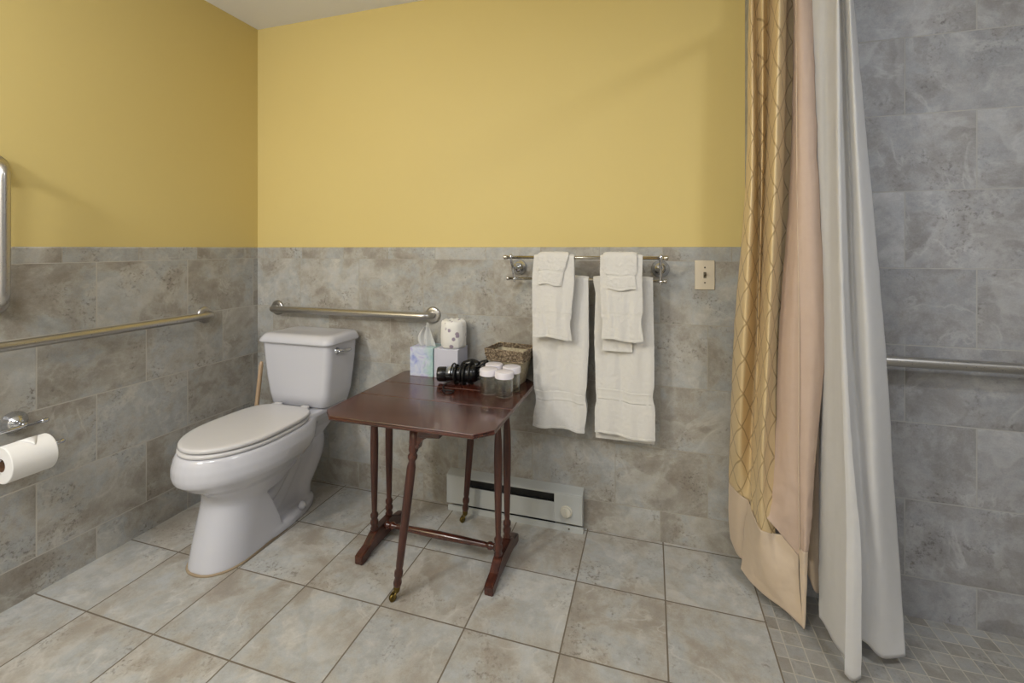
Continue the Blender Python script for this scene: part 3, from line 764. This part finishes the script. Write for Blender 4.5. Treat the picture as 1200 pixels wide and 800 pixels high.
sheet('tissue', [((-1.012, 1.85, z0), (-.972, 1.86, z0)), ((-1.022, 1.846, z0 + .035), (-.984, 1.862, z0 + .026)), ((-1.012, 1.85, z0 + .062), (-.984, 1.868, z0 + .058)), ((-.994, 1.86, z0 + .080), (-.978, 1.872, z0 + .098))], 2, bx1, M['tissue'])
sheet('tissue', [((-.972, 1.85, z0), (-.928, 1.86, z0)), ((-.970, 1.838, z0 + .03), (-.926, 1.85, z0 + .012)), ((-.968, 1.84, z0 + .07), (-.944, 1.856, z0 + .045)), ((-.968, 1.845, z0 + .112), (-.961, 1.85, z0 + .100))], 4, bx1, M['tissue'])
b = bmesh.new(); box(b, -.917, -.803, 1.813, 1.923, TZ, TZ + .128, .002, 2); fix(b)
o = obj('paper_carton', b, M['plainbox'], None, smooth=False, origin=(-.86, 1.868, TZ))
tag(o, 'plain pale lavender carton beside the tissues with a wrapped roll on top', 'box')
wr = thing('wrapped_toilet_roll', 'spare toilet roll in floral white paper standing on the plain carton', 'toilet paper', (-.846, 1.866, TZ + .1282))
b = bmesh.new(); rings = []; rc = random.Random(4); zz0 = TZ + .1285; n = 44
pro = [(0, .046), (.004, .052), (.014, .0555), (.05, .0565), (.095, .0562), (.112, .0545), (.119, .050), (.1225, .040), (.120, .024), (.112, .012), (.108, .004)]
for dz, r in pro:
    rings.append([(-.846 + (r + (.0016 * math.sin(7 * q + dz * 60) + .001 * math.sin(13 * q)) * min(1, r / .05)) * math.cos(q), 1.866 + (r + .0014 * math.sin(9 * q + dz * 40)) * math.sin(q), zz0 + dz + (.002 * math.sin(9 * q) if .015 < r < .053 and dz > .1 else 0)) for q in [2 * PI * i / n for i in range(n)]])
loft(b, rings); fix(b); obj('wrapper', b, M['wrap'], wr)

# hair dryer: folded, cord wound round it
hd = thing('hair_dryer', 'black folded hair dryer with its cord wound around it, behind the jars', 'hair dryer', (-.76, 1.775, TZ))
b = bmesh.new(); A = Vector((-.866, 1.752, TZ + .036)); B = Vector((-.70, 1.782, TZ + .044))
lathe(b, A, B, [(0, .022), (0, .029), (.03, .031), (.2, .0305), (.23, .026), (.27, .0275), (.5, .030), (.75, .035), (.9, .036), (.97, .033), (1, .026)], 28)
fix(b); autosharp(obj('barrel', b, M['blackpl'], hd), 50)
b = bmesh.new(); tube(b, spline([(-.70, 1.80, TZ + .07), (-.735, 1.812, TZ + .078), (-.775, 1.805, TZ + .066)], 6), [.014, .017, .018, .018, .018, .018, .018, .018, .018, .017, .017, .016, .012], 18); fix(b); obj('handle', b, M['blackpl'], hd)
b = bmesh.new(); d = (B - A).normalized(); a_, b_ = frame_to(d)
pts = []
N = 7
for i in range(N * 20 + 1):
    q = 2 * PI * i / 20; t = .36 + .50 * (i / (N * 20)) + .04 * math.sin(q * .37)
    R_ = .036 + .006 * math.sin(i * .21) + .012 * (t - .36)
    p = A + (B - A) * t + (a_ * math.cos(q) + b_ * math.sin(q)) * R_; p.z = max(p.z, TZ + .0045); pts.append(p)
tube(b, pts, .0038, 8)
pts = []
for i in range(5 * 18 + 1):
    q = 2 * PI * i / 18; k = i / 90
    p = Vector((-.692 + .034 * math.cos(q) * (1 - .1 * k), 1.80 + .022 * math.sin(q), TZ + .020 + .068 * k + .016 * math.sin(q + 1))); p.z = max(p.z, TZ + .0045); pts.append(p)
tube(b, pts, .0042, 8)
tube(b, spline([(-.80, 1.73, TZ + .02), (-.82, 1.71, TZ + .004), (-.80, 1.665, TZ + .004), (-.772, 1.622, TZ + .004), (-.748, 1.628, TZ + .004), (-.752, 1.655, TZ + .004), (-.785, 1.652, TZ + .004), (-.80, 1.64, TZ + .004)], 8), .0026, 8)
fix(b); obj('cord', b, M['cord'], hd)
b = bmesh.new(); c_ = A + (B - A) * .33
for k in range(1):
    rings = []
    for t in (.24, .42):
        R_ = .0300 if t < .3 else .0335
        rings.append([A + (B - A) * t + (a_ * math.cos(q) + b_ * math.sin(q)) * R_ for q in [math.radians(95 - 12 * i) for i in range(-2, 8)]])
    loft(b, rings, closed=False)
o = obj('label_plate', b, M['silver'], hd); mod(o, 'SOLIDIFY', thickness=.0012, offset=1); tag(o, 'silver plate on the dryer barrel')

# glass canisters
def jar(x, y, label, first=[None]):
    if first[0] is None:
        t = thing('glass_jar', label, 'jar', (x, y, TZ), 'glass jars with white lids on the table')
        b = bmesh.new(); r = .0335; hh = .088
        prof = [(0, .001), (0, r - .004), (.001, r - .001), (.004, r), (.060, r), (.068, r - .001), (.072, r - .004), (.086, r - .004), (.088, r - .005), (.086, r - .0062), (.072, r - .0066), (.066, r - .0030), (.010, r - .0030), (.006, r - .006), (.0055, .001)]
        n = 36; rings = [[(x + q * math.cos(2 * PI * i / n), y + q * math.sin(2 * PI * i / n), TZ + .0004 + z) for i in range(n)] for z, q in prof]
        loft(b, rings, True, True); fix(b); obj('glass_body', b, M['glass'], t)
        b = bmesh.new(); rl = .0365
        prof = [(.074, rl - .003), (.073, rl), (.092, rl), (.0955, rl - .0012), (.097, rl - .004), (.0965, rl - .008), (.0975, rl - .012), (.098, .001)]
        rings = [[(x + (q + (.0004 if (i % 2 and .073 < z < .0925) else 0)) * math.cos(2 * PI * i / 60), y + q * math.sin(2 * PI * i / 60), TZ + z) for i in range(60)] for z, q in prof]
        loft(b, rings, False, True)
        # plain inner disc closing the lid from below
        loft(b, [[(x + q * math.cos(2 * PI * i / 60), y + q * math.sin(2 * PI * i / 60), TZ + z) for i in range(60)] for z, q in ((.074, rl - .003), (.0895, rl - .0035), (.0895, .001))], False, True)
        bmesh.ops.remove_doubles(b, verts=b.verts, dist=1e-5); fix(b); autosharp(obj('lid', b, M['lidw'], t), 40)
        first[0] = t; return t
    src = first[0]; r = src.copy(); C.objects.link(r); r.location = (x, y, TZ); r['label'] = label
    for chd in list(src.children):
        c = chd.copy(); C.objects.link(c); c.parent = r
    return r
jar(-.541, 1.662, 'empty clear glass jar with white lid, nearest the camera of the four')
jar(-.612, 1.682, 'clear glass jar with white lid touching the hair dryer, left of the front jar')
jar(-.617, 1.760, 'white-lidded glass jar mostly hidden behind the left jar')
jar(-.536, 1.742, 'clear glass jar with white lid at right, directly in front of the basket')

# basket
bk = thing('basket', 'small square beige basket with brown wicker rim behind the jars', 'basket', (-.565, 1.855, TZ))
def sq(z, hx, hy_, rot=-.14, cx=-.572, cy=1.847, r=.012):
    pts = rrect(0, 0, hx, hy_, 0, r, 3); c, s = math.cos(rot), math.sin(rot)
    return [(cx + p[0] * c - p[1] * s, cy + p[0] * s + p[1] * c, z) for p in pts]
b = bmesh.new(); loft(b, [sq(TZ + .0005, .052, .038), sq(TZ + .004, .055, .042), sq(TZ + .10, .074, .058), sq(TZ + .132, .080, .063), sq(TZ + .131, .076, .060), sq(TZ + .10, .070, .054), sq(TZ + .008, .050, .038)]); fix(b)
obj('basket_body', b, M['basketcloth'], bk)
# rim of crossed wicker strands
b = bmesh.new()
def edge_path(hx, hy_, z, rot=-.14, cx=-.572, cy=1.847, n=26):
    c, s = math.cos(rot), math.sin(rot); out = []
    cor = [(-hx, -hy_), (hx, -hy_), (hx, hy_), (-hx, hy_)]
    for i in range(4):
        p, q = cor[i], cor[(i + 1) % 4]
        for k in range(n):
            t = k / n; x = p[0] + (q[0] - p[0]) * t; y = p[1] + (q[1] - p[1]) * t
            out.append(Vector((cx + x * c - y * s, cy + x * s + y * c, z)))
    return out
for z, e in ((TZ + .104, .000), (TZ + .148, .008)):
    tube(b, edge_path(.080 + e, .064 + e, z), .0034, 8, closed=False)
for ph, rad in ((0, .0028), (PI, .0028), (PI / 2, .0024), (1.5 * PI, .0024)):
    pts = []
    P = edge_path(.084, .068, 0)
    for i, p in enumerate(P + [P[0]]):
        w = math.sin(i * 1.15 + ph); q = Vector(p); q.z = TZ + .126 + .017 * w
        ce = Vector((-.572, 1.847, q.z)); q = q + (q - ce).normalized() * (.0035 * math.cos(i * 1.15 * 2 + ph) + .003 * w); pts.append(q)
    tube(b, pts, rad, 6)
for dz in (.112, .120, .128, .136, .143):
    P = edge_path(.0815 + (dz - .10) * .16, .0655 + (dz - .10) * .16, 0); pts = []
    for i, p in enumerate(P + [P[0]]):
        q = Vector(p); q.z = TZ + dz; ce = Vector((-.572, 1.847, q.z)); q += (q - ce).normalized() * .0016 * math.sin(i * 1.9 + dz * 900); pts.append(q)
    tube(b, pts, .0019, 6)
fix(b); obj('wicker_rim', b, M['wicker'], bk)
# ------------------------------------------------------------------ shower curtain
def cloth_grid(name, levels, m, parent, thick=.0016, sub=3, seed=0, crinkle=.0008, hemtab=None):
    """levels: list of (z, [(px, Y), ...]) from the top down; last level may carry own z per column"""
    ncol = len(levels[0][1]); cols = []
    for j in range(ncol):
        pts = []
        for z, row in levels:
            px, Y = row[j][:2]; zz = row[j][2] if len(row[j]) > 2 else z
            pts.append((AX(px, Y), Y, zz))
        cols.append(spline(pts, 6))
    n = len(cols[0]); rows = [[c[i] for c in cols] for i in range(n)]
    fin = [spline(r, sub * 2) for r in rows]
    b = bmesh.new(); uvl = b.loops.layers.uv.new('UVMap'); V = [[b.verts.new(p) for p in r] for r in fin]
    mid = fin[len(fin) // 2]; acc = [0]
    for i in range(1, len(mid)): acc.append(acc[-1] + (mid[i] - mid[i - 1]).length)
    for i in range(len(V) - 1):
        for j in range(len(V[0]) - 1):
            f = b.faces.new((V[i][j], V[i][j + 1], V[i + 1][j + 1], V[i + 1][j]))
            for lp, (a, c) in zip(f.loops, ((i, j), (i, j + 1), (i + 1, j + 1), (i + 1, j))): lp[uvl].uv = (acc[c], fin[a][c].z)
    o = obj(name, b, m, parent)
    mod(o, 'SUBSURF', levels=1, render_levels=1, boundary_smooth='PRESERVE_CORNERS')
    tex = bpy.data.textures.new('crinkle', 'CLOUDS'); tex.noise_scale = .035; tex.noise_depth = 2
    mod(o, 'DISPLACE', texture=tex, strength=crinkle * 4, mid_level=.5)
    mod(o, 'SOLIDIFY', thickness=thick, offset=0)
    return o, fin
RODZ, RODX = 2.10, .43
cur = thing('shower_curtain', 'gold quilted satin shower curtain with peach hem and dusty pink reverse, drawn aside', 'shower curtain', (RODX, 1.65, .05))
zt, z1, z2, z3, z4 = 2.07, 1.96, 1.43, .92, .52
# quilted gold front: columns are left edge, ridge, groove, ridge, groove, ridge, dark valley
gold = [(zt, [(878, 1.745), (881, 1.71), (887, 1.74), (893, 1.69), (900, 1.725), (912, 1.62), (923, 1.69), (932, 1.725)]),
        (z1, [(877, 1.745), (881, 1.71), (887, 1.74), (894, 1.69), (901, 1.725), (913, 1.62), (923, 1.70), (932, 1.725)]),
        (z2, [(874, 1.765), (881, 1.69), (889, 1.745), (893, 1.715), (897, 1.74), (908, 1.62), (919, 1.70), (928, 1.725)]),
        (z3, [(861, 1.80), (872, 1.70), (885, 1.76), (888, 1.745), (891, 1.745), (900, 1.63), (909, 1.69), (918, 1.72)]),
        (z4, [(856, 1.86), (866, 1.77), (880, 1.80), (883, 1.76), (886, 1.73), (893, 1.65), (901, 1.68), (912, 1.70)])]
g1 = gold + [(.33, [(854, 1.885, .30), (866, 1.83, .29), (878, 1.81, .28), (880, 1.77, .27), (883, 1.76, .26), (890, 1.70, .25), (899, 1.69, .215), (908, 1.70, .20)])]
cloth_grid('quilted_panel', g1, M['gold'], cur, crinkle=.001)
hem_ = [(.30, [(854, 1.884, .303), (866, 1.829, .293), (878, 1.809, .283)]),
        (.20, [(854, 1.89, .17), (864, 1.84, .165), (875, 1.825, .16)]),
        (.06, [(856, 1.895, .085), (864, 1.855, .055), (874, 1.835, .045)])]
cloth_grid('hem_border', hem_, M['peach'], cur, crinkle=.001)
hem2 = [(.27, [(877, 1.806, .287), (881, 1.765, .274), (890, 1.695, .254), (899, 1.685, .249), (908, 1.695, .244), (936, 1.665, .26)]),
        (.17, [(872, 1.80, .17), (880, 1.745, .16), (890, 1.70, .15), (902, 1.675, .14), (916, 1.665, .15), (936, 1.65, .18)]),
        (.09, [(870, 1.795, .085), (880, 1.745, .08), (892, 1.71, .075), (905, 1.68, .07), (920, 1.66, .08), (937.5, 1.64, .10)]),
        (.03, [(868, 1.79, .045), (880, 1.745, .035), (893, 1.715, .025), (907, 1.685, .022), (922, 1.655, .02), (942, 1.61, .012)])]
cloth_grid('hem_border', hem2, M['peach'], cur, crinkle=.0012)
# reverse of the leading edge, turned toward the room
pink = [(zt, [(929, 1.70), (931, 1.655), (937, 1.635), (945, 1.64), (953, 1.655)]),
        (z1, [(930, 1.70), (932, 1.655), (938, 1.635), (946, 1.64), (952, 1.655)]),
        (z2, [(926, 1.695), (933, 1.645), (940, 1.625), (950, 1.62), (958.5, 1.64)]),
        (z3, [(913, 1.69), (925, 1.65), (936, 1.63), (952, 1.615), (967, 1.63)]),
        (z4, [(908, 1.695), (922, 1.655), (935.5, 1.635), (946, 1.62), (955, 1.63)]),
        (.37, [(901, 1.70, .35), (920, 1.655, .35), (936, 1.635, .35), (944, 1.62, .36), (951.5, 1.63, .36)]),
        (.24, [(899, 1.685, .295), (922, 1.66, .245), (937, 1.64, .215), (943, 1.62, .24), (947, 1.625, .24)])]
cloth_grid('lining', pink, M['lining'], cur, crinkle=.002)
tip = [(.24, [(936.5, 1.638, .245), (942, 1.62, .242), (947, 1.625, .242)]), (.15, [(937.5, 1.63, .15), (942, 1.62, .15), (945.5, 1.622, .15)]), (.012, [(941, 1.605, .014), (942.5, 1.603, .016), (944, 1.606, .03)])]
cloth_grid('hem_border', tip, M['peach'], cur, crinkle=.001)
# second fold of the outer curtain seen between the lining and the liner
back = [(z3, [(950, 1.70), (958, 1.69), (966, 1.71)]), (z4, [(948, 1.70), (955, 1.69), (964, 1.71)]), (.30, [(946, 1.70), (954, 1.69), (963, 1.71)]), (.10, [(946, 1.70, .13), (955, 1.69, .08), (963, 1.71, .07)])]
cloth_grid('rear_fold', back, M['peach'], cur, crinkle=.001)
# seam along the lining
b = bmesh.new(); tube(b, spline([(AX(p, y) , y - .004, z) for z, p, y in ((zt, 931.5, 1.652), (z1, 932.5, 1.652), (z2, 933.5, 1.643), (z3, 936, 1.628), (z4, 935.5, 1.633), (.35, 936, 1.633), (.24, 937, 1.637))], 8), .0016, 8); fix(b); obj('seam', b, M['peach'], cur)

lin = thing('shower_curtain_liner', 'plain white curtain liner hanging in folds right of the gold curtain', 'curtain liner', (RODX + .05, 1.55, .03))
A_ = [(zt, [(950, 1.66), (960, 1.635), (970, 1.62), (981, 1.585)]),
      (z1, [(950, 1.66), (960, 1.635), (970, 1.62), (980, 1.585)]),
      (z2, [(955, 1.66), (963, 1.63), (972, 1.62), (982, 1.57)]),
      (z3, [(960, 1.68), (967, 1.625), (976, 1.59), (987, 1.545)]),
      (z4, [(960, 1.69), (965, 1.62), (978, 1.57), (992, 1.515)]),
      (.25, [(960, 1.68), (964, 1.62), (977, 1.56), (992, 1.505)]),
      (.03, [(960, 1.62, .05), (965, 1.605, .045), (977, 1.55, .035), (992, 1.50, .03)])]
cloth_grid('panel', A_, M['liner'], lin, crinkle=.001)
ST = [(zt, [(979, 1.575), (983, 1.565)]), (z1, [(978.5, 1.575), (983, 1.565)]), (z2, [(980.5, 1.56), (985, 1.555)]), (z3, [(985, 1.535), (991, 1.53)]), (z4 + .06, [(990, 1.505), (1000, 1.50)]), (z4 - .12, [(992, 1.495), (1008, 1.49)]), (.25, [(991.5, 1.48), (1009.5, 1.475)]), (.03, [(989.5, 1.465, .018), (1009, 1.46, .02)])]
ST = [(z, [r[0], ((r[0][0] + r[1][0]) / 2, (r[0][1] + r[1][1]) / 2 - .004) + ((r[0][2] - .012,) if len(r[0]) > 2 else ()), r[1]]) for z, r in ST]
cloth_grid('side_hem', ST, M['liner'], lin, crinkle=.0015, thick=.0024)
B_ = [(zt, [(981, 1.585), (988, 1.60), (995, 1.56), (999, 1.60)]),
      (z1, [(981, 1.585), (988, 1.60), (995, 1.56), (999.5, 1.60)]),
      (z2, [(983, 1.57), (996, 1.60), (1005, 1.55), (1018.5, 1.60)]),
      (z3, [(988, 1.545), (1000, 1.59), (1017, 1.54), (1037, 1.59)]),
      (z4, [(996, 1.51), (1008, 1.56), (1026, 1.53), (1047, 1.585)]),
      (.25, [(1006, 1.50), (1015, 1.55), (1034, 1.54), (1055, 1.58)]),
      (.03, [(1006, 1.52, .08), (1016, 1.545, .055), (1034, 1.535, .03), (1061, 1.555, .035)])]
cloth_grid('panel', B_, M['liner'], lin, crinkle=.001)

rod = thing('curtain_rod', 'metal shower curtain rod fixed to the grey shower wall above the curtain', 'curtain rod', (RODX, .5, RODZ))
b = bmesh.new(); tube(b, [(RODX, YS - .002, RODZ), (RODX, YF + .002, RODZ)], .0125, 16); fix(b); obj('pole', b, M['steel'], rod)
b = bmesh.new(); lathe(b, (RODX, YS, RODZ), (RODX, YS - .025, RODZ), [(0, .035), (.3, .034), (.6, .022), (1, .016)], 24); fix(b); obj('flange', b, M['steel'], rod)
for i, y in enumerate((1.55, 1.58, 1.61, 1.64, 1.67, 1.70, 1.73)):
    b = bmesh.new(); tube(b, [(RODX + .024 * math.cos(2 * PI * k / 20), y + .004 * math.sin(2 * PI * k / 20), RODZ - .009 + .026 * math.sin(2 * PI * k / 20)) for k in range(20)], .0017, 6, closed=True); fix(b)
    o = obj('curtain_ring', b, M['chrome'], None, origin=(RODX, y, RODZ)); tag(o, 'thin metal ring on the rod holding the gathered curtain', 'curtain ring', 'rings along the curtain rod')

# ------------------------------------------------------------------ lights
def light(name, typ, loc, power, size, col=(1, 1, 1), target=None, shape='DISK', size_y=None):
    l = bpy.data.lights.new(name, typ); l.energy = power; l.color = col
    if typ == 'AREA':
        l.shape = shape; l.size = size
        if size_y: l.size_y = size_y
    else: l.shadow_soft_size = size
    o = bpy.data.objects.new(name, l); C.objects.link(o); o.location = loc
    if target is not None: o.rotation_euler = (Vector(target) - Vector(loc)).to_track_quat('-Z', 'Y').to_euler()
    return o
light('vanity_light', 'POINT', (-1.68, -.45, 1.95), 62, .12, (1, .985, .965))
light('ceiling_light', 'AREA', (-.75, -.4, ZC - .02), 20, .6, (.96, .98, 1), (-.75, -.4, 0))
light('shower_light', 'AREA', (1.05, .35, ZC - .02), 18, .3, (.93, .96, 1), (1.05, .35, 0))
w = bpy.data.worlds.new('World'); bpy.context.scene.world = w; w.use_nodes = True
w.node_tree.nodes['Background'].inputs[0].default_value = (.8, .85, .9, 1); w.node_tree.nodes['Background'].inputs[1].default_value = .3

# ------------------------------------------------------------------ camera
cd = bpy.data.cameras.new('Camera'); cam = bpy.data.objects.new('Camera', cd); C.objects.link(cam)
cd.sensor_fit = 'HORIZONTAL'; cd.sensor_width = 36; cd.lens = 36 * F / 1200
cam.location = (0, 0, H); cam.rotation_euler = (PI / 2, 0, TH)
cd.shift_y = -(400 - HY) / 1200; cd.clip_start = .02
sc = bpy.context.scene; sc.camera = cam
vs = sc.view_settings; vs.view_transform = 'Standard'; vs.look = 'None'; vs.gamma = 1; vs.exposure = -.1; vs.use_curve_mapping = False
